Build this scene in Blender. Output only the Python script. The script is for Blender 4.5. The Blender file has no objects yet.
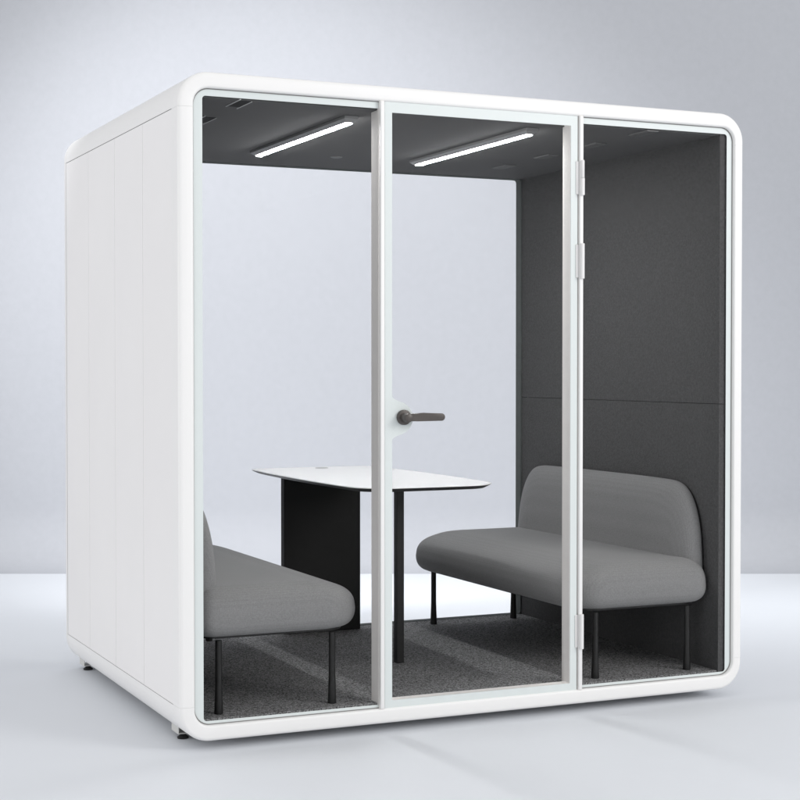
import bpy, bmesh, math, random
from mathutils import Vector, Matrix
random.seed(4)
S = bpy.context.scene
COL = S.collection

# ------------------------------------------------------------------ materials
def mat(name, base, rough=0.5, spec=0.5, metal=0.0, noise=None, bump=None, weave=None, coat=0.0, sheen=0.0):
    """noise=(scale, amount) varies the colour, bump=(scale, strength), weave=(period, contrast, bump)"""
    m = bpy.data.materials.new(name); m.use_nodes = True
    nt = m.node_tree; b = nt.nodes['Principled BSDF']
    b.inputs['Base Color'].default_value = (*base, 1)
    b.inputs['Roughness'].default_value = rough
    b.inputs['Metallic'].default_value = metal
    b.inputs['Specular IOR Level'].default_value = spec
    b.inputs['Coat Weight'].default_value = coat
    b.inputs['Sheen Weight'].default_value = sheen
    tc = nt.nodes.new('ShaderNodeTexCoord')
    col = None
    height = None
    if noise:
        n = nt.nodes.new('ShaderNodeTexNoise'); n.inputs['Scale'].default_value = noise[0]
        n.inputs['Detail'].default_value = noise[2] if len(noise) > 2 else 3
        n.inputs['Roughness'].default_value = 0.65
        nt.links.new(tc.outputs['Object'], n.inputs['Vector'])
        r = nt.nodes.new('ShaderNodeMapRange')
        r.inputs['From Min'].default_value = 0.3; r.inputs['From Max'].default_value = 0.7
        r.inputs['To Min'].default_value = 1 - noise[1]; r.inputs['To Max'].default_value = 1 + noise[1]
        nt.links.new(n.outputs['Fac'], r.inputs['Value'])
        col = r.outputs['Result']; height = n.outputs['Fac']
    if weave:
        per, con, _ = weave
        w = []
        for ax in ('Y', 'Z', 'X'):
            x = nt.nodes.new('ShaderNodeTexWave'); x.wave_type = 'BANDS'; x.bands_direction = ax
            x.inputs['Scale'].default_value = 0.314159 / per
            x.inputs['Distortion'].default_value = 1.6; x.inputs['Detail Scale'].default_value = 2.5
            x.inputs['Detail'].default_value = 1
            nt.links.new(tc.outputs['Object'], x.inputs['Vector']); w.append(x.outputs['Fac'])
        a = nt.nodes.new('ShaderNodeMath'); a.operation = 'ADD'
        nt.links.new(w[0], a.inputs[0]); nt.links.new(w[1], a.inputs[1])
        a2 = nt.nodes.new('ShaderNodeMath'); a2.operation = 'ADD'
        nt.links.new(a.outputs[0], a2.inputs[0]); nt.links.new(w[2], a2.inputs[1])
        r = nt.nodes.new('ShaderNodeMapRange')
        r.inputs['From Max'].default_value = 3.0
        r.inputs['To Min'].default_value = 1 - con; r.inputs['To Max'].default_value = 1 + con
        nt.links.new(a2.outputs[0], r.inputs['Value'])
        height = a2.outputs[0]
        if col:
            mu = nt.nodes.new('ShaderNodeMath'); mu.operation = 'MULTIPLY'
            nt.links.new(col, mu.inputs[0]); nt.links.new(r.outputs['Result'], mu.inputs[1]); col = mu.outputs[0]
        else:
            col = r.outputs['Result']
    if col:
        v = nt.nodes.new('ShaderNodeVectorMath'); v.operation = 'SCALE'
        v.inputs[0].default_value = base
        nt.links.new(col, v.inputs['Scale'])
        nt.links.new(v.outputs['Vector'], b.inputs['Base Color'])
    if bump:
        if not (weave and bump[0] == 0):
            n2 = nt.nodes.new('ShaderNodeTexNoise'); n2.inputs['Scale'].default_value = bump[0]
            n2.inputs['Detail'].default_value = 3
            nt.links.new(tc.outputs['Object'], n2.inputs['Vector']); height = n2.outputs['Fac']
        bp = nt.nodes.new('ShaderNodeBump'); bp.inputs['Strength'].default_value = bump[1]
        bp.inputs['Distance'].default_value = bump[2] if len(bump) > 2 else 0.002
        nt.links.new(height, bp.inputs['Height']); nt.links.new(bp.outputs['Normal'], b.inputs['Normal'])
    return m

def emis(name, col, st):
    m = bpy.data.materials.new(name); m.use_nodes = True
    b = m.node_tree.nodes['Principled BSDF']
    b.inputs['Base Color'].default_value = (0.8, 0.8, 0.8, 1)
    b.inputs['Emission Color'].default_value = (*col, 1); b.inputs['Emission Strength'].default_value = st
    return m

def glass(name, refl=0.02, tint=(0.99, 0.99, 0.99)):
    m = bpy.data.materials.new(name); m.use_nodes = True
    nt = m.node_tree; nt.nodes.clear()
    o = nt.nodes.new('ShaderNodeOutputMaterial'); mx = nt.nodes.new('ShaderNodeMixShader')
    t = nt.nodes.new('ShaderNodeBsdfTransparent'); g = nt.nodes.new('ShaderNodeBsdfGlossy')
    g.inputs['Roughness'].default_value = 0.01
    t.inputs['Color'].default_value = (*tint, 1)
    fr = nt.nodes.new('ShaderNodeFresnel'); fr.inputs['IOR'].default_value = 1.025
    nt.links.new(fr.outputs[0], mx.inputs['Fac'])
    nt.links.new(t.outputs[0], mx.inputs[1]); nt.links.new(g.outputs[0], mx.inputs[2])
    nt.links.new(mx.outputs[0], o.inputs['Surface'])
    return m

M = dict(
    white=mat('white_powder_coat', (0.845, 0.838, 0.83), 0.38, 0.4, noise=(3, 0.006), bump=(900, 0.03, 0.0005)),
    side=mat('white_side_panel', (0.85, 0.837, 0.833), 0.45, 0.35, noise=(1.5, 0.012), bump=(700, 0.03, 0.0005)),
    gasket=mat('mid_grey_gasket', (0.23, 0.225, 0.22), 0.7, 0.2),
    seam=mat('seam_grey', (0.10, 0.10, 0.10), 0.7),
    reveal=mat('warm_grey_aluminium', (0.90, 0.875, 0.85), 0.75, 0.15, noise=(20, 0.02)),
    mint=mat('pale_mint_glass_border', (0.70, 0.745, 0.74), 0.3, 0.2, noise=(4, 0.01)),
    backseal=mat('back_seal_grey', (0.12, 0.13, 0.127), 0.9, 0.05, noise=(30, 0.05)),
    felt=mat('charcoal_felt', (0.080, 0.080, 0.081), 0.95, 0.15, noise=(110, 0.22, 6), bump=(160, 0.7, 0.003), sheen=0.05),
    ceil=mat('charcoal_ceiling', (0.12, 0.12, 0.12), 0.9, 0.15, noise=(300, 0.12, 3), bump=(500, 0.3, 0.001)),
    carpet=mat('charcoal_carpet', (0.235, 0.235, 0.237), 1.0, 0.05, noise=(170, 1.0, 2.0), bump=(200, 1.0, 0.006)),
    fabric=mat('grey_woven_fabric', (0.220, 0.220, 0.221), 0.9, 0.15, noise=(240, 0.15, 4), weave=(0.0064, 0.08, 1), bump=(0, 0.15, 0.0004), sheen=0.1),
    black=mat('black_metal', (0.009, 0.009, 0.009), 0.5, 0.4, noise=(60, 0.15)),
    blackpanel=mat('black_panel', (0.0085, 0.0085, 0.0085), 0.65, 0.3, noise=(40, 0.15)),
    tabletop=mat('white_laminate', (0.88, 0.88, 0.88), 0.35, 0.4, noise=(5, 0.005)),
    edge=mat('dark_table_edge', (0.03, 0.03, 0.03), 0.5),
    taupe=mat('dark_taupe_metal', (0.085, 0.075, 0.07), 0.42, 0.5, metal=0.35, noise=(200, 0.05)),
    hinge=mat('white_hinge', (0.80, 0.79, 0.785), 0.35, 0.5),
    lamp=mat('lamp_housing', (0.33, 0.33, 0.33), 0.45, 0.5, metal=0.2),
    bracket=mat('foot_bracket', (0.62, 0.62, 0.60), 0.5),
    trim=mat('light_trim', (0.5, 0.5, 0.5), 0.4),
    ventgrey=mat('grey_vent', (0.15, 0.15, 0.15), 0.6, noise=(80, 0.1)),
    hole=mat('vent_opening', (0.004, 0.004, 0.004), 0.9),
    grommet=mat('grey_grommet', (0.4, 0.4, 0.4), 0.5),
    diffuser=emis('lit_diffuser', (1, 1, 1), 108),
    glass=glass('clear_glass'),
    floor=mat('studio_floor', (0.725, 0.748, 0.785), 0.6, 0.25, noise=(0.8, 0.015, 6), bump=(120, 0.03, 0.001)),
    wall=mat('studio_wall', (0.462, 0.475, 0.507), 0.9, 0.1, noise=(22, 0.022, 8), bump=(60, 0.06, 0.003)),
)

# ------------------------------------------------------------------ helpers
def link(name, bm, m, parent=None, smooth=False, auto=None):
    bmesh.ops.recalc_face_normals(bm, faces=bm.faces)
    me = bpy.data.meshes.new(name); bm.to_mesh(me); bm.free()
    me.materials.append(m)
    if smooth:
        for p in me.polygons: p.use_smooth = True
        if auto is not None: me.set_sharp_from_angle(angle=math.radians(auto))
    o = bpy.data.objects.new(name, me); COL.objects.link(o)
    if parent:
        o.parent = parent
        o.matrix_parent_inverse = PW[parent.name].inverted()
        PW[o.name] = Matrix.Identity(4)
    return o

PW = {}
def thing(name, label, cat, loc=(0, 0, 0), group=None):
    o = bpy.data.objects.new(name, None); COL.objects.link(o)
    o.location = loc; o.empty_display_size = 0.1
    o['label'] = label; o['category'] = cat
    if group: o['group'] = group
    PW[o.name] = Matrix.Translation(loc)
    return o

def box(bm, x0, x1, y0, y1, z0, z1, bev=0.0, seg=2):
    t = bmesh.new()
    v = [t.verts.new(p) for p in ((x0,y0,z0),(x1,y0,z0),(x1,y1,z0),(x0,y1,z0),(x0,y0,z1),(x1,y0,z1),(x1,y1,z1),(x0,y1,z1))]
    for f in ((0,3,2,1),(4,5,6,7),(0,1,5,4),(1,2,6,5),(2,3,7,6),(3,0,4,7)): t.faces.new([v[i] for i in f])
    if bev > 0:
        bmesh.ops.bevel(t, geom=list(t.edges), offset=bev, segments=seg, profile=0.5, affect='EDGES')
    merge(bm, t)

def merge(bm, t):
    mp = {}
    for v in t.verts: mp[v] = bm.verts.new(v.co)
    for f in t.faces: bm.faces.new([mp[v] for v in f.verts])
    t.free()

def lathe(bm, c, axis, prof, n=32):
    """prof: list of (t along axis, radius)"""
    ax = Vector(axis).normalized()
    u = ax.orthogonal().normalized(); w = ax.cross(u); c = Vector(c)
    rings = []
    for t, r in prof:
        rings.append([bm.verts.new(c + ax*t + (u*math.cos(a) + w*math.sin(a))*r) for a in [2*math.pi*i/n for i in range(n)]])
    for a, b in zip(rings, rings[1:]):
        for i in range(n): bm.faces.new((a[i], a[(i+1) % n], b[(i+1) % n], b[i]))
    bm.faces.new(rings[0][::-1]); bm.faces.new(rings[-1])

def arc(cx, cz, r, a0, a1, n):
    return [(cx + r*math.cos(math.radians(a0+(a1-a0)*i/n)), cz + r*math.sin(math.radians(a0+(a1-a0)*i/n))) for i in range(n+1)]

def rrect(x0, x1, z0, z1, r, n=12):
    """r: one radius or (BL, BR, TR, TL). CCW from bottom-left corner arc start"""
    if not isinstance(r, (tuple, list)): r = (r,)*4
    return (arc(x0+r[0], z0+r[0], r[0], 180, 270, n) + arc(x1-r[1], z0+r[1], r[1], 270, 360, n)
            + arc(x1-r[2], z1-r[2], r[2], 0, 90, n) + arc(x0+r[3], z1-r[3], r[3], 90, 180, n))

def loft(bm, loops, closed_path=True, caps=False, ring=False):
    """loops: list of lists of 3D points with equal counts; faces join successive loops.
    ring=True joins the last loop back to the first (a torus-like solid)."""
    L = [[bm.verts.new(p) for p in lp] for lp in loops]
    n = len(L[0]); pairs = list(zip(L, L[1:]))
    if ring: pairs.append((L[-1], L[0]))
    for a, b in pairs:
        for i in range(n if closed_path else n-1):
            j = (i+1) % n
            bm.faces.new((a[i], a[j], b[j], b[i]))
    if caps:
        bm.faces.new(L[0][::-1]); bm.faces.new(L[-1])
    if not closed_path and ring:
        bm.faces.new([l[0] for l in L][::-1]); bm.faces.new([l[-1] for l in L])

# ------------------------------------------------------------------ dimensions (metres)
W, D = 2.336, 1.728
ZB, ZT = 0.055, 2.355
ZG = 0.020                      # studio floor level
CZ = 2.270; FZ = 0.127          # booth ceiling and carpet
XL, XR = 0.068, 2.243           # inner lining faces

# ------------------------------------------------------------------ setting
YAW, PIT = 0.429655, -0.0200386
CAM = Vector((-1.5707, -5.2331, 1.3415))
fw = Vector((math.sin(YAW), math.cos(YAW), 0)); rt = Vector((math.cos(YAW), -math.sin(YAW), 0))
DW = 10.60                      # distance to the backdrop wall
base = Vector((CAM.x, CAM.y, 0)) + fw*DW
bm = bmesh.new(); R0 = 0.40; HW = 16
prof = [(-R0, ZG + 0.0)] + [(-R0 + R0*math.sin(a), ZG + R0 - R0*math.cos(a)) for a in [math.pi/2*i/12 for i in range(1, 13)]] + [(0, 9.0), (0.2, 9.0), (0.2, ZG-0.1), (-R0, ZG-0.1)]
lp = []
for s in (-HW, HW):
    lp.append([base + rt*s + fw*d + Vector((0, 0, z)) for d, z in prof])
loft(bm, lp, caps=True)
o = link('wall', bm, M['wall'], smooth=True, auto=40); o['kind'] = 'structure'
bm = bmesh.new()
c = [base + rt*s + fw*d for s, d in ((-HW, -22), (HW, -22), (HW, -R0), (-HW, -R0))]
top = [bm.verts.new((p.x, p.y, ZG)) for p in c]; bot = [bm.verts.new((p.x, p.y, ZG-0.1)) for p in c]
bm.faces.new(top); bm.faces.new(bot[::-1])
for i in range(4): bm.faces.new((top[i], bot[i], bot[(i+1) % 4], top[(i+1) % 4]))
o = link('floor', bm, M['floor']); o['kind'] = 'structure'

# ------------------------------------------------------------------ the booth
booth = thing('meeting_booth', 'white office meeting booth with rounded corners, glass front and charcoal felt interior', 'meeting booth', (W/2, D/2, ZG))

def frame_pieces(name, y_front, depth, sgn):
    """rounded rectangular front or back frame, in four pieces with hairline joints"""
    bm = bmesh.new()
    ins = 0.055
    b1, b2 = 0.014, 0.009
    prof = [(0.0, depth)] + [(b1 - b1*math.cos(a), b1 - b1*math.sin(a)) for a in [math.pi/2*i/6 for i in range(7)]]
    prof += [(ins - b2 + b2*math.sin(a), b2 - b2*math.cos(a)) for a in [math.pi/2*i/4 for i in range(5)]] + [(ins, depth)]
    J = 0.123; g = 0.00022
    def path(kind, i):
        x0, x1, z0, z1 = i, W+0.004-i*0.78, ZB+i, ZT-i
        r = max(0.11 - i, 0.055)
        if kind == 'top': return [(x0, ZT-J+g)] + arc(x0+r, z1-r, r, 180, 90, 14) + arc(x1-r, z1-r, r, 90, 0, 14) + [(x1, ZT-J+g)]
        if kind == 'bottom': return [(x0, ZB+J-g)] + arc(x0+r, z0+r, r, 180, 270, 14) + arc(x1-r, z0+r, r, 270, 360, 14) + [(x1, ZB+J-g)]
        if kind == 'left': return [(x0, ZB+J+g), (x0, ZT-J-g)]
        return [(x1, ZB+J+g), (x1, ZT-J-g)]
    for kind in ('top', 'bottom', 'left', 'right'):
        loops = []
        for i, y in prof:
            loops.append([(px, y_front + sgn*y, pz) for px, pz in path(kind, i)])
        loft(bm, loops, closed_path=False, ring=True)
    return link(name, bm, M['white'], booth, smooth=True, auto=35)

frame_pieces('front_frame', 0.0, 0.0795, 1)
frame_pieces('back_frame', D, 0.040, -1)

bm = bmesh.new()
loft(bm, [[(x, y, z) for x, z in rrect(0.055-e, W-0.0389+e, ZB+0.055-e, ZT-0.055+e, 0.055, 14)] for e, y in ((-0.0002, 0.0150), (-0.0030, 0.0150), (-0.0030, 0.0163), (-0.0002, 0.0163))], ring=True)
link('opening_gasket', bm, M['gasket'], booth, smooth=True, auto=35)

# dark gasket core just behind the hairline joints and around the rear seam
bm = bmesh.new()
def ring_solid(bm, outer, inner, y0, y1, closed=True):
    loft(bm, [[(x, y0, z) for x, z in outer], [(x, y1, z) for x, z in outer],
              [(x, y1, z) for x, z in inner], [(x, y0, z) for x, z in inner]], closed_path=closed, ring=True)
ring_solid(bm, rrect(0.003, W-0.003, ZB+0.003, ZT-0.003, 0.107), rrect(0.03, W-0.03, ZB+0.03, ZT-0.03, 0.08), 0.0797, 1.6875)
link('gasket_core', bm, M['seam'], booth, smooth=True, auto=35)

# outer corner profiles running front to back
YF, YB = 0.0798, 1.6845
for nm, a0, cx, cz, sx, sz in (('corner_profile', 0, 0.11, ZT-0.11, -1, 1), ('corner_profile', 0, W-0.11, ZT-0.11, 1, 1),
                               ('corner_profile', 0, 0.11, ZB+0.11, -1, -1), ('corner_profile', 0, W-0.11, ZB+0.11, 1, -1)):
    bm = bmesh.new()
    out = [(cx + sx*0.11, cz - sz*0.0115)] + [(cx + sx*0.11*math.cos(a), cz + sz*0.11*math.sin(a)) for a in [math.pi/2*i/18 for i in range(19)]]
    inn = [(cx + sx*0.1075, cz - sz*0.0115)] + [(cx + sx*0.1075*math.cos(a), cz + sz*0.1075*math.sin(a)) for a in [math.pi/2*i/18 for i in range(19)]]
    ring_solid(bm, out, inn, YF, YB, closed=False)
    link(nm, bm, M['white'], booth, smooth=True, auto=35)
bm = bmesh.new(); box(bm, 0.1103, W-0.1103, YF, YB, ZT-0.0025, ZT); link('roof_panel', bm, M['white'], booth)
bm = bmesh.new(); box(bm, 0.1103, W-0.1103, YF, YB, ZB, ZB+0.0025); link('base_panel', bm, M['white'], booth)

# side cladding, four boards a side with fine joints
seams = [YF, 0.454, 0.858, 1.282, YB-0.0015]
for side in (0, 1):
    for i in range(4):
        bm = bmesh.new()
        a = seams[i] + (0.0015 if i else 0); b = seams[i+1] - (0.0015 if i < 3 else 0.0)
        xa, xb = (0.0006, 0.0028) if side == 0 else (W-0.0028, W-0.0006)
        box(bm, xa, xb, a, b, 0.1780, 2.2315, 0.0008, 2)
        link('side_panel', bm, M['side'], booth)

# inner lining
for xa, xb in ((0.04, XL), (XR, 2.29)):
    for z0, z1, nm in ((FZ-0.02, 1.1972, 'lower_felt_panel'), (1.1988, CZ+0.02, 'upper_felt_panel')):
        bm = bmesh.new(); box(bm, xa, xb, 0.0250, 1.648, z0, z1, 0.0006, 1)
        link(nm, bm, M['felt'], booth)
bm = bmesh.new(); box(bm, XL+0.0005, XR-0.0005, 0.030, 1.648, CZ, CZ+0.045, 0.001, 1); link('ceiling_panel', bm, M['ceil'], booth)
bm = bmesh.new(); box(bm, XL+0.0005, XR-0.0005, 0.030, 1.650, FZ-0.03, FZ, 0.002, 1); link('carpet', bm, M['carpet'], booth)

# inner reveal of the rear window
bm = bmesh.new()
ring_solid(bm, rrect(0.062, W-0.062, 0.10, 2.31, 0.04), rrect(0.097, 2.237, FZ+0.001, 2.2685, 0.016), 1.6490, 1.6990)
link('rear_window_seal', bm, M['backseal'], booth, smooth=True, auto=35)
bm = bmesh.new(); box(bm, 0.0645, W-0.0645, 1.6995, 1.7075, 0.118, 2.292); link('rear_glass', bm, M['glass'], booth)

# mullions and stops
bm = bmesh.new(); box(bm, 0.7500, 0.7645, -0.001, 0.0200, 0.1085, 2.3015, 0.002, 3); box(bm, 0.7500, 0.7645, 0.0203, 0.0830, 0.094, 2.315, 0.001, 1)
link('mullion', bm, M['reveal'], booth, smooth=True, auto=35)
bm = bmesh.new(); box(bm, 0.7494, 0.7652, -0.0035, 0.0080, 0.1100, 2.3000, 0.003, 3); link('mullion_cap', bm, M['white'], booth, smooth=True, auto=35)
bm = bmesh.new(); box(bm, 1.5795, 1.5940, -0.001, 0.0200, 0.1085, 2.3015, 0.002, 3); box(bm, 1.5795, 1.5940, 0.0203, 0.1030, 0.094, 2.315, 0.001, 1)
box(bm, 1.5640, 1.5793, 0.0560, 0.1020, 0.094, 2.315, 0.001, 1)
link('mullion', bm, M['reveal'], booth, smooth=True, auto=35)
bm = bmesh.new(); box(bm, 1.5790, 1.5946, -0.0035, 0.0080, 0.1100, 2.3000, 0.003, 3); link('mullion_cap', bm, M['white'], booth, smooth=True, auto=35)

# fixed panes and their printed borders
def fixed_pane(side):
    i = 0.0555
    if side == 'left':
        pts = rrect(i, 0.7495, ZB+i-0.006, ZT-i+0.006, (0.05, 0.0005, 0.0005, 0.05), 10)
    else:
        pts = rrect(1.5946, W-0.0395, ZB+i-0.006, ZT-i+0.006, (0.0005, 0.05, 0.05, 0.0005), 10)
    bm = bmesh.new(); loft(bm, [[(x, 0.0180, z) for x, z in pts], [(x, 0.0240, z) for x, z in pts]], caps=True)
    g = link('fixed_glass', bm, M['glass'], booth)
    z0, z1 = 0.0935, 2.3125
    zi0, zi1 = 0.1230, 2.2745
    bm = bmesh.new()
    if side == 'left':
        o_ = [(0.7490, z1)] + arc(0.0565+0.052, z1-0.052, 0.052, 90, 180, 12) + arc(0.0565+0.052, z0+0.052, 0.052, 180, 270, 12) + [(0.7490, z0)]
        n_ = [(0.7490, zi1)] + arc(0.0900+0.012, zi1-0.012, 0.012, 90, 180, 12) + arc(0.0900+0.012, zi0+0.012, 0.012, 180, 270, 12) + [(0.7490, zi0)]
    else:
        xo = W-0.0402; xi = 2.2700
        o_ = [(1.5950, z1)] + arc(xo-0.052, z1-0.052, 0.052, 90, 0, 12) + arc(xo-0.052, z0+0.052, 0.052, 0, -90, 12) + [(1.5950, z0)]
        n_ = [(1.5950, zi1)] + arc(xi-0.012, zi1-0.012, 0.012, 90, 0, 12) + arc(xi-0.012, zi0+0.012, 0.012, 0, -90, 12) + [(1.5950, zi0)]
    ring_solid(bm, o_, n_, 0.0165, 0.0177, closed=False)
    link('glass_border', bm, M['mint'], g)
fixed_pane('left'); fixed_pane('right')

# door
door = bpy.data.objects.new('door', None); COL.objects.link(door); door.parent = booth
door.matrix_parent_inverse = PW[booth.name].inverted(); PW['door'] = Matrix.Identity(4)
dx0, dx1, dz0, dz1 = 0.7675, 1.5765, 0.1035, 2.3020
bm = bmesh.new()
rr = lambda i, r: rrect(dx0+i, dx1-i, dz0+i, dz1-i, r, 4)
b = 0.003
ring_loops = [(0.0, 0.055, 0.003), (0.0, 0.012, 0.003), (b, 0.0095, 0.003), (0.031, 0.0095, 0.002), (0.0325, 0.011, 0.002), (0.0325, 0.055, 0.002)]
loft(bm, [[(x, y, z) for x, z in rr(i, r)] for i, y, r in ring_loops], ring=True)
link('door_frame', bm, M['reveal'], door, smooth=True, auto=30)
bm = bmesh.new(); ring_solid(bm, rrect(dx0+0.002, dx1-0.002, dz0+0.002, dz1-0.002, 0.003, 4), rrect(dx0+0.0315, dx1-0.0315, dz0+0.033, dz1-0.040, 0.003, 4), 0.0070, 0.0090)
# rounded tab of the border that carries the handle
def S3(t): return t*t*(3-2*t)
tab = [(0.8030, 1.262)]
zc = 1.1600
outer = []
for k in range(41):
    t = -1 + 2*k/40
    z = zc + 0.082*t
    prof_x = 0.082*max(0.0, 1-abs(t/0.80)**2.2)**0.5 if abs(t) < 0.70 else 0.082*max(0.0, 1-(0.70/0.80)**2.2)**0.5*max(0.0, 1-(abs(t)-0.70)/0.30)**2.2
    outer.append((0.7992 + prof_x, z))
loft(bm, [[(0.7970, y, z) for x, z in outer] if w else [(x, y, z) for x, z in outer] for w, y in ((1, 0.0072), (0, 0.0072), (0, 0.0088), (1, 0.0088))], closed_path=False, ring=True)
link('glass_border', bm, M['mint'], door)
bm = bmesh.new(); box(bm, dx0+0.024, dx1-0.024, 0.0130, 0.0210, dz0+0.024, dz1-0.024); link('door_glass', bm, M['glass'], door)

# handle: round rose, neck and lever
bm = bmesh.new()
hx, hz = 0.8430, 1.1630
lathe(bm, (hx, 0.0045, hz), (0, -1, 0), [(0, 0.0275), (0.010, 0.0275), (0.0125, 0.026), (0.0135, 0.023)], 40)
lathe(bm, (hx-0.002, -0.009, hz), (0, -1, 0), [(0, 0.0165), (0.026, 0.0165), (0.036, 0.017), (0.042, 0.0155), (0.044, 0.012)], 32)
pts = [(hx+0.0, hz+0.0135), (hx+0.055, hz+0.0175)] + [(hx+0.075, hz+0.0165)] + arc(hx+0.128, hz+0.001, 0.0135, 90, -90, 12) + [(hx+0.030, hz-0.0135), (hx, hz-0.0125)]
t = bmesh.new()
loft(t, [[(x, y, z) for x, z in pts] for y in (-0.0520, -0.0390)], caps=True)
bmesh.ops.bevel(t, geom=[e for e in t.edges if abs(e.verts[0].co.y - e.verts[1].co.y) < 1e-6], offset=0.0025, segments=3, profile=0.5, affect='EDGES')
merge(bm, t)
link('handle', bm, M['taupe'], door, smooth=True, auto=40)
bm = bmesh.new()
lathe(bm, (hx, 0.026, hz), (0, 1, 0), [(0, 0.026), (0.008, 0.026), (0.009, 0.012), (0.045, 0.012)], 28)
box(bm, hx-0.01, hx+0.125, 0.060, 0.072, hz-0.012, hz+0.012, 0.003, 2)
link('inner_handle', bm, M['taupe'], door, smooth=True, auto=40)

for z0, z1, split in ((1.999, 2.132, True), (1.682, 1.816, False), (0.268, 0.401, False)):
    bm = bmesh.new()
    R = 0.0088; yx = -0.0090
    if split:
        zm = (z0+z1)/2
        lathe(bm, (1.5862, yx, z0), (0, 0, 1), [(0, R-0.001), (0.001, R), (zm-z0-0.002, R), (zm-z0-0.001, R-0.001)], 24)
        lathe(bm, (1.5862, yx, zm), (0, 0, 1), [(0.000, R-0.0018), (0.001, R-0.001), (z1-zm-0.001, R-0.001), (z1-zm, R-0.002)], 24)
    else:
        lathe(bm, (1.5862, yx, z0), (0, 0, 1), [(0, R-0.001), (0.001, R), (z1-z0-0.001, R), (z1-z0, R-0.001)], 24)
    box(bm, 1.5660, 1.5782, 0.0030, 0.0066, z0+0.004, z1-0.004, 0.001, 1)
    link('hinge', bm, M['hinge'], door, smooth=True, auto=40)

# ceiling lamps, vents and sensor
for x0, x1, y0, y1 in ((0.6880, 0.7430, 0.185, 1.235), (1.4390, 1.4940, 0.165, 1.235)):
    bm = bmesh.new()
    t = bmesh.new(); h = 0.022
    loft(t, [[(x0, y0, CZ-0.0002), (x1, y0, CZ-0.0002), (x1, y1, CZ-0.0002), (x0, y1, CZ-0.0002)],
             [(x0, y0, CZ-0.010), (x1, y0, CZ-0.010), (x1, y1, CZ-0.010), (x0, y1, CZ-0.010)],
             [(x0+0.012, y0+0.020, CZ-h), (x1-0.012, y0+0.020, CZ-h), (x1-0.012, y1-0.020, CZ-h), (x0+0.012, y1-0.020, CZ-h)]], caps=True)
    merge(bm, t)
    l = link('ceiling_light', bm, M['lamp'], booth)
    bm = bmesh.new(); box(bm, x0+0.017, x1-0.013, y0+0.026, y1-0.026, CZ-h-0.0035, CZ-h-0.0004, 0.001, 1)
    link('diffuser', bm, M['diffuser'], l)
for y0 in (0.035, 0.430, 0.825, 1.215):
    # black slot with pale trim, left row
    bm = bmesh.new(); box(bm, 0.226, 0.274, y0, y0+0.130, CZ-0.0012, CZ-0.0002)
    v = link('ceiling_vent', bm, M['hole'], booth)
    bm = bmesh.new(); box(bm, 0.2225, 0.2260, y0-0.03, y0+0.130, CZ-0.0030, CZ-0.0002); box(bm, 0.2740, 0.2775, y0, y0+0.160, CZ-0.0030, CZ-0.0002)
    link('vent_trim', bm, M['trim'], v)
for y0 in (0.020, 0.400, 0.785, 1.175):
    bm = bmesh.new(); box(bm, 1.8950, 1.9500, y0, y0+0.135, CZ-0.0050, CZ-0.0002, 0.0015, 2)
    v = link('ceiling_vent', bm, M['ventgrey'], booth)
    bm = bmesh.new()
    for k in range(3): box(bm, 1.9040+0.0145*k, 1.9080+0.0145*k, y0+0.012, y0+0.123, CZ-0.0062, CZ-0.0052)
    link('vent_slot', bm, M['seam'], v)
bm = bmesh.new(); lathe(bm, (1.095, 1.255, CZ-0.0003), (0, 0, -1), [(0, 0.026), (0.003, 0.025), (0.005, 0.018)], 28)
link('ceiling_sensor', bm, M['ventgrey'], booth, smooth=True, auto=30)

# levelling feet with bracket and pad
for fx in (0.090, W-0.090):
    for fy in (0.235, 1.655):
        bm = bmesh.new()
        sx = 1 if fx < 1 else -1
        a, b_ = sorted((fx - sx*0.028, fx + sx*0.030))
        box(bm, a, b_, fy-0.010, fy+0.075, 0.0365, 0.0400, 0.0005, 1)
        a2, b2 = sorted((fx - sx*0.028, fx - sx*0.0255))
        box(bm, a2, b2, fy-0.010, fy+0.075, 0.0402, 0.0790, 0.0004, 1)
        f = link('levelling_foot', bm, M['bracket'], booth)
        bm = bmesh.new(); lathe(bm, (fx-sx*0.008, fy, ZG), (0, 0, 1), [(0, 0.020), (0.006, 0.021), (0.010, 0.015), (0.0160, 0.008), (0.0164, 0.007)], 24)
        link('foot_pad', bm, M['black'], f, smooth=True, auto=40)

# ------------------------------------------------------------------ sofas
def cushion_loops(x0, x1, y0, y1, rf, rb, prof, front_is_x0=True, n=14):
    loops = []
    for z, i in prof:
        a = max(rf - i, 0.02); c = max(rb - i, 0.012)
        r = (a, c, c, a) if front_is_x0 else (c, a, a, c)
        loops.append([(x, y, z) for x, y in rrect(x0+i, x1-i, y0+i, y1-i, r, n)])
    return loops

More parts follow.
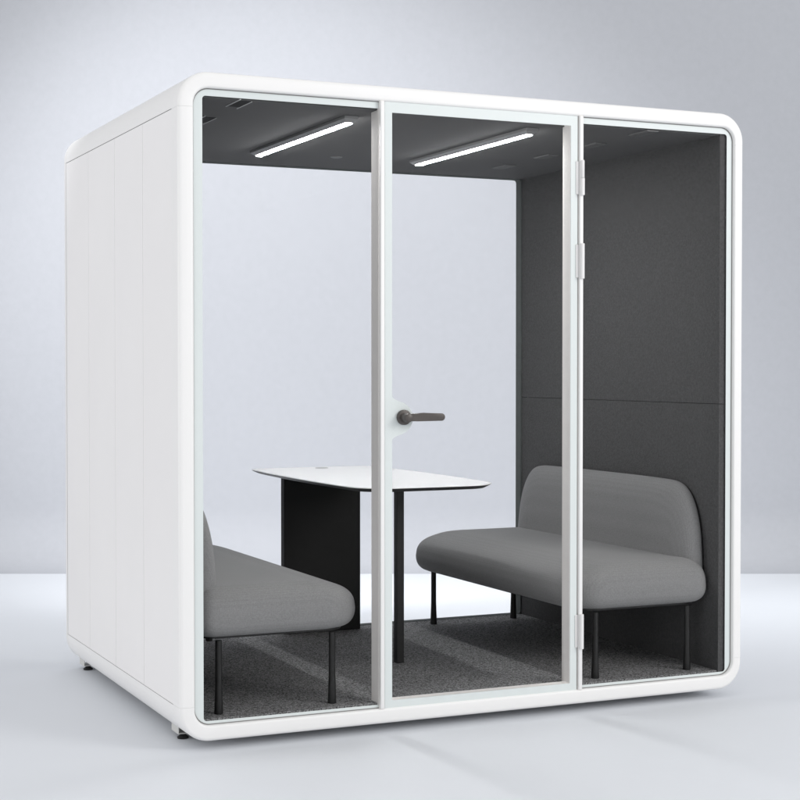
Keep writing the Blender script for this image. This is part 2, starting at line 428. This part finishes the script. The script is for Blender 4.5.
def sofa(mirror, label, seat_y, root_x):
    def mx(x): return x if not mirror else 2.312 - x
    def mb(x): return x if not mirror else 2.337 - x
    t = thing('bench_sofa', label, 'sofa', (root_x, 0.82, FZ), 'grey bench sofas inside the booth')
    # seat cushion
    bm = bmesh.new()
    zt, zm, zb = 0.574, 0.462, 0.398
    prof = [(zb, 0.060), (zb+0.0015, 0.045)]
    for k in range(1, 9):
        a = math.pi/2*k/8; prof.append((zm - (zm-zb)*math.cos(a)**0.9 if k < 8 else zm, 0.045*(1-math.sin(a))))
    curve = [(0.0, 0.462), (0.005, 0.492), (0.017, 0.514), (0.038, 0.532), (0.068, 0.546), (0.105, 0.557), (0.145, 0.566), (0.190, 0.571), (0.240, 0.574), (0.290, 0.575)]
    def cr(t):      # smooth curve through the profile points
        n_ = len(curve)-1; i = min(int(t*n_), n_-1); u = t*n_-i
        P = [curve[max(0, min(n_, j))] for j in (i-1, i, i+1, i+2)]
        return [0.5*((2*P[1][c]) + (-P[0][c]+P[2][c])*u + (2*P[0][c]-5*P[1][c]+4*P[2][c]-P[3][c])*u*u + (-P[0][c]+3*P[1][c]-3*P[2][c]+P[3][c])*u**3) for c in (0, 1)]
    for k in range(1, 28):
        i, z = cr(k/27); prof.append((z, max(0, i)))
    out = []
    for z, i in prof:
        up = z > zm
        iy = i*0.42 if up else i; ib = i*0.35 if up else i
        a = max(0.15 - i*0.55, 0.02); c = max(0.075 - i*0.3, 0.012)
        out.append([(mx(x), y, z) for x, y in rrect(1.589+i, 2.240-ib, 0.052+iy, 1.602-iy, (a, c, c, a), 14)])
    loft(bm, out, caps=True)
    link('seat', bm, M['fabric'], t, smooth=True, auto=60)
    # backrest: upright cushion with sloping rounded shoulders, thicker towards its middle
    bm = bmesh.new()
    OUT = [(0.745, 0.500), (0.743, 0.560), (0.736, 0.647), (0.727, 0.700), (0.713, 0.747), (0.694, 0.790), (0.664, 0.832), (0.622, 0.862), (0.565, 0.876), (0.470, 0.880), (0.250, 0.882)]
    def outline(i):
        n_ = len(OUT)-1; h = []
        for k in range(41):
            tt = k/40*n_; j = min(int(tt), n_-1); u = tt-j
            P = [OUT[max(0, min(n_, m_))] for m_ in (j-1, j, j+1, j+2)]
            w_, z = [0.5*((2*P[1][c]) + (-P[0][c]+P[2][c])*u + (2*P[0][c]-5*P[1][c]+4*P[2][c]-P[3][c])*u*u + (-P[0][c]+3*P[1][c]-3*P[2][c]+P[3][c])*u**3) for c in (0, 1)]
            f = max(0.0, min(1.0, (z-0.70)/0.18)); f = f*f*(3-2*f)
            h.append((w_ - i, z - i*0.8*f))
        return [(0.852 - w_, z) for w_, z in h] + [(0.825 + w_, z) for w_, z in h][::-1]
    loops = []
    for k in range(15):
        q = 1 - k/14.0                      # 1 at the middle of the face, 0 at its edge
        i = 0.14*(1-math.cos(math.pi/2*q)) if q < 1 else 0.14
        bulge = math.sin(math.pi/2*q)**0.75
        loops.append([(mb(2.212 - bulge*(0.074 - 0.026*max(0, (z-0.56)/0.32))), y, z) for y, z in outline(i)])
    loops.append([(mb(2.2240), y, z) for y, z in outline(0.002)])
    loops.append([(mb(2.2300), y, z) for y, z in outline(0.007)])
    loft(bm, loops, caps=True)
    link('backrest', bm, M['fabric'], t, smooth=True, auto=60)
    bm = bmesh.new()
    loft(bm, [[(mb(x), y, z) for y, z in outline(0.010)] for x in (2.2302, 2.2405)], caps=True)
    link('back_shell', bm, M['black'], t, smooth=True, auto=40)
    # base
    bm = bmesh.new()
    pts = rrect(1.650, 2.205, 0.100, 1.554, 0.08, 8)
    loft(bm, [[(mx(x), y, 0.3905) for x, y in pts], [(mx(x), y, 0.3975) for x, y in pts]], caps=True)
    link('base_frame', bm, M['black'], t)
    for lx in (1.712, 2.142):
        for ly in (0.096, 1.548):
            bm = bmesh.new()
            lathe(bm, (mx(lx), ly, FZ), (0, 0, 1), [(0, 0.0155), (0.004, 0.0160), (0.040, 0.0145), (0.10, 0.0122), (0.2588, 0.0118)], 20)
            link('leg', bm, M['black'], t, smooth=True, auto=40)
    return t
sofa(False, 'grey bench sofa against the charcoal wall, right of the white table', 0, 1.92)
sofa(True, 'grey bench sofa cut off by the booth frame, in front of the black table panel', 0, 0.415)

# ------------------------------------------------------------------ table
tb = thing('meeting_table', 'white rounded table top on a black panel and one slim black post, between the sofas', 'table', (1.15, 0.95, FZ))
TX0, TX1, TY0, TY1, TZ = 0.809, 1.400, 0.290, 1.605, 0.885
def subdiv(pts):
    o_ = []
    for a, b in zip(pts, pts[1:] + pts[:1]):
        n_ = 12 if math.hypot(a[0]-b[0], a[1]-b[1]) > 0.2 else 1
        for k in range(n_): o_.append((a[0]+(b[0]-a[0])*k/n_, a[1]+(b[1]-a[1])*k/n_))
    return o_
def tl(i, z):
    o_ = []
    for x, y in subdiv(rrect(TX0+i, TX1-i, TY0+i, TY1-i, (0.13-i, 0.13-i, 0.06-i*0.5, 0.06-i*0.5), 14)):
        sx = (x-(TX0+TX1)/2)/((TX1-TX0)/2); sy = (y-0.9465)/0.6585
        o_.append((x + sx*0.030*(1-sy*sy), y + sy*0.010*(1-sx*sx), z))
    return o_
bm = bmesh.new(); loft(bm, [tl(0.0005, TZ-0.0035), tl(0, TZ-0.0030), tl(0, TZ-0.0007), tl(0.0007, TZ)], caps=True)
top = link('tabletop', bm, M['tabletop'], tb, smooth=True, auto=30)
bm = bmesh.new(); loft(bm, [tl(0.002, TZ-0.0037), tl(0.003, TZ-0.0055), tl(0.030, TZ-0.018)], caps=True)
link('bevelled_underside', bm, M['edge'], top)
bm = bmesh.new(); lathe(bm, (1.128, 1.515, TZ+0.0002), (0, 0, 1), [(0, 0.030), (0.0015, 0.029), (0.002, 0.024)], 32)
link('cable_grommet', bm, M['grommet'], top, smooth=True, auto=30)
bm = bmesh.new(); box(bm, 0.961, 1.339, 1.560, 1.600, FZ+0.0003, TZ-0.0185, 0.002, 2)
link('panel_leg', bm, M['blackpanel'], tb)
bm = bmesh.new(); box(bm, 1.1340, 1.1670, 0.700, 0.733, FZ+0.0003, 0.8380, 0.003, 3)
link('post_leg', bm, M['black'], tb)
bm = bmesh.new(); box(bm, 1.010, 1.270, 0.685, 0.750, 0.8382, TZ-0.0183, 0.001, 1)
link('support_plate', bm, M['black'], tb)

for hx_ in (1.150, 1.205, 1.245):
    bm = bmesh.new(); box(bm, hx_-0.008, hx_+0.008, 1.548, 1.5598, 0.800, 0.812, 0.002, 2); link('panel_fixing', bm, M['black'], tb)

# ------------------------------------------------------------------ lamps of the studio
def area(name, loc, target, size, power, color=(1, 1, 1), size_y=None, spread=180):
    l = bpy.data.lights.new(name, 'AREA'); l.energy = power; l.color = color
    l.shape = 'RECTANGLE'; l.size = size; l.size_y = size_y or size; l.spread = math.radians(spread)
    o = bpy.data.objects.new(name, l); COL.objects.link(o); o.location = loc
    o.rotation_euler = (Vector(target)-Vector(loc)).to_track_quat('-Z', 'Y').to_euler()
    return o
def spot(name, loc, target, power, ang, blend, color=(1, 1, 1), rad=0.3):
    l = bpy.data.lights.new(name, 'SPOT'); l.energy = power; l.color = color
    l.spot_size = math.radians(ang); l.spot_blend = blend; l.shadow_soft_size = rad
    o = bpy.data.objects.new(name, l); COL.objects.link(o); o.location = loc
    o.rotation_euler = (Vector(target)-Vector(loc)).to_track_quat('-Z', 'Y').to_euler()
    return o
area('key_softbox', (5.4, -6.6, 4.0), (1.2, 0.6, 1.1), 3.0, 245, (1, 0.985, 0.965))
area('fill_softbox', (-6.0, -6.0, 1.7), (1.2, 0.2, 1.2), 2.4, 55, (1, 0.985, 0.965))
area('side_softbox', (-7.5, 2.6, 1.5), (0.0, 1.0, 1.3), 2.4, 98, (1, 0.975, 0.955))
spot('backdrop_spot', tuple(base - rt*2.4 - fw*5.2 + Vector((0, 0, 4.9))), tuple(base - rt*0.75 + Vector((0, 0, 1.55))), 1130, 57, 0.85, (0.98, 0.985, 1), 0.25)
area('rear_floor_softbox', tuple(base + rt*0.9 - fw*1.7 + Vector((0, 0, 4.2))), tuple(base + rt*0.9 - fw*1.75 + Vector((0, 0, 0))), 5.4, 20, (0.97, 0.99, 1), size_y=0.8, spread=60)

w = bpy.data.worlds.new('World'); S.world = w; w.use_nodes = True
w.node_tree.nodes['Background'].inputs['Color'].default_value = (0.985, 0.99, 1.0, 1)
w.node_tree.nodes['Background'].inputs['Strength'].default_value = 0.85

# ------------------------------------------------------------------ camera
cd = bpy.data.cameras.new('camera'); co = bpy.data.objects.new('camera', cd); COL.objects.link(co)
F = Vector((math.sin(YAW)*math.cos(PIT), math.cos(YAW)*math.cos(PIT), math.sin(PIT)))
U = rt.cross(F)
mw = Matrix(((rt.x, U.x, -F.x, CAM.x), (rt.y, U.y, -F.y, CAM.y), (rt.z, U.z, -F.z, CAM.z), (0, 0, 0, 1)))
co.matrix_world = mw
cd.sensor_width = 36; cd.lens = 36*1591.08/800; cd.clip_end = 200; cd.clip_start = 0.05
S.camera = co
S.render.engine = 'CYCLES'
S.cycles.sample_clamp_indirect = 3.0; S.cycles.caustics_reflective = False; S.cycles.caustics_refractive = False
S.cycles.transparent_max_bounces = 16; S.cycles.max_bounces = 10
S.view_settings.view_transform = 'Standard'; S.view_settings.look = 'None'
S.view_settings.exposure = 0; S.view_settings.gamma = 1
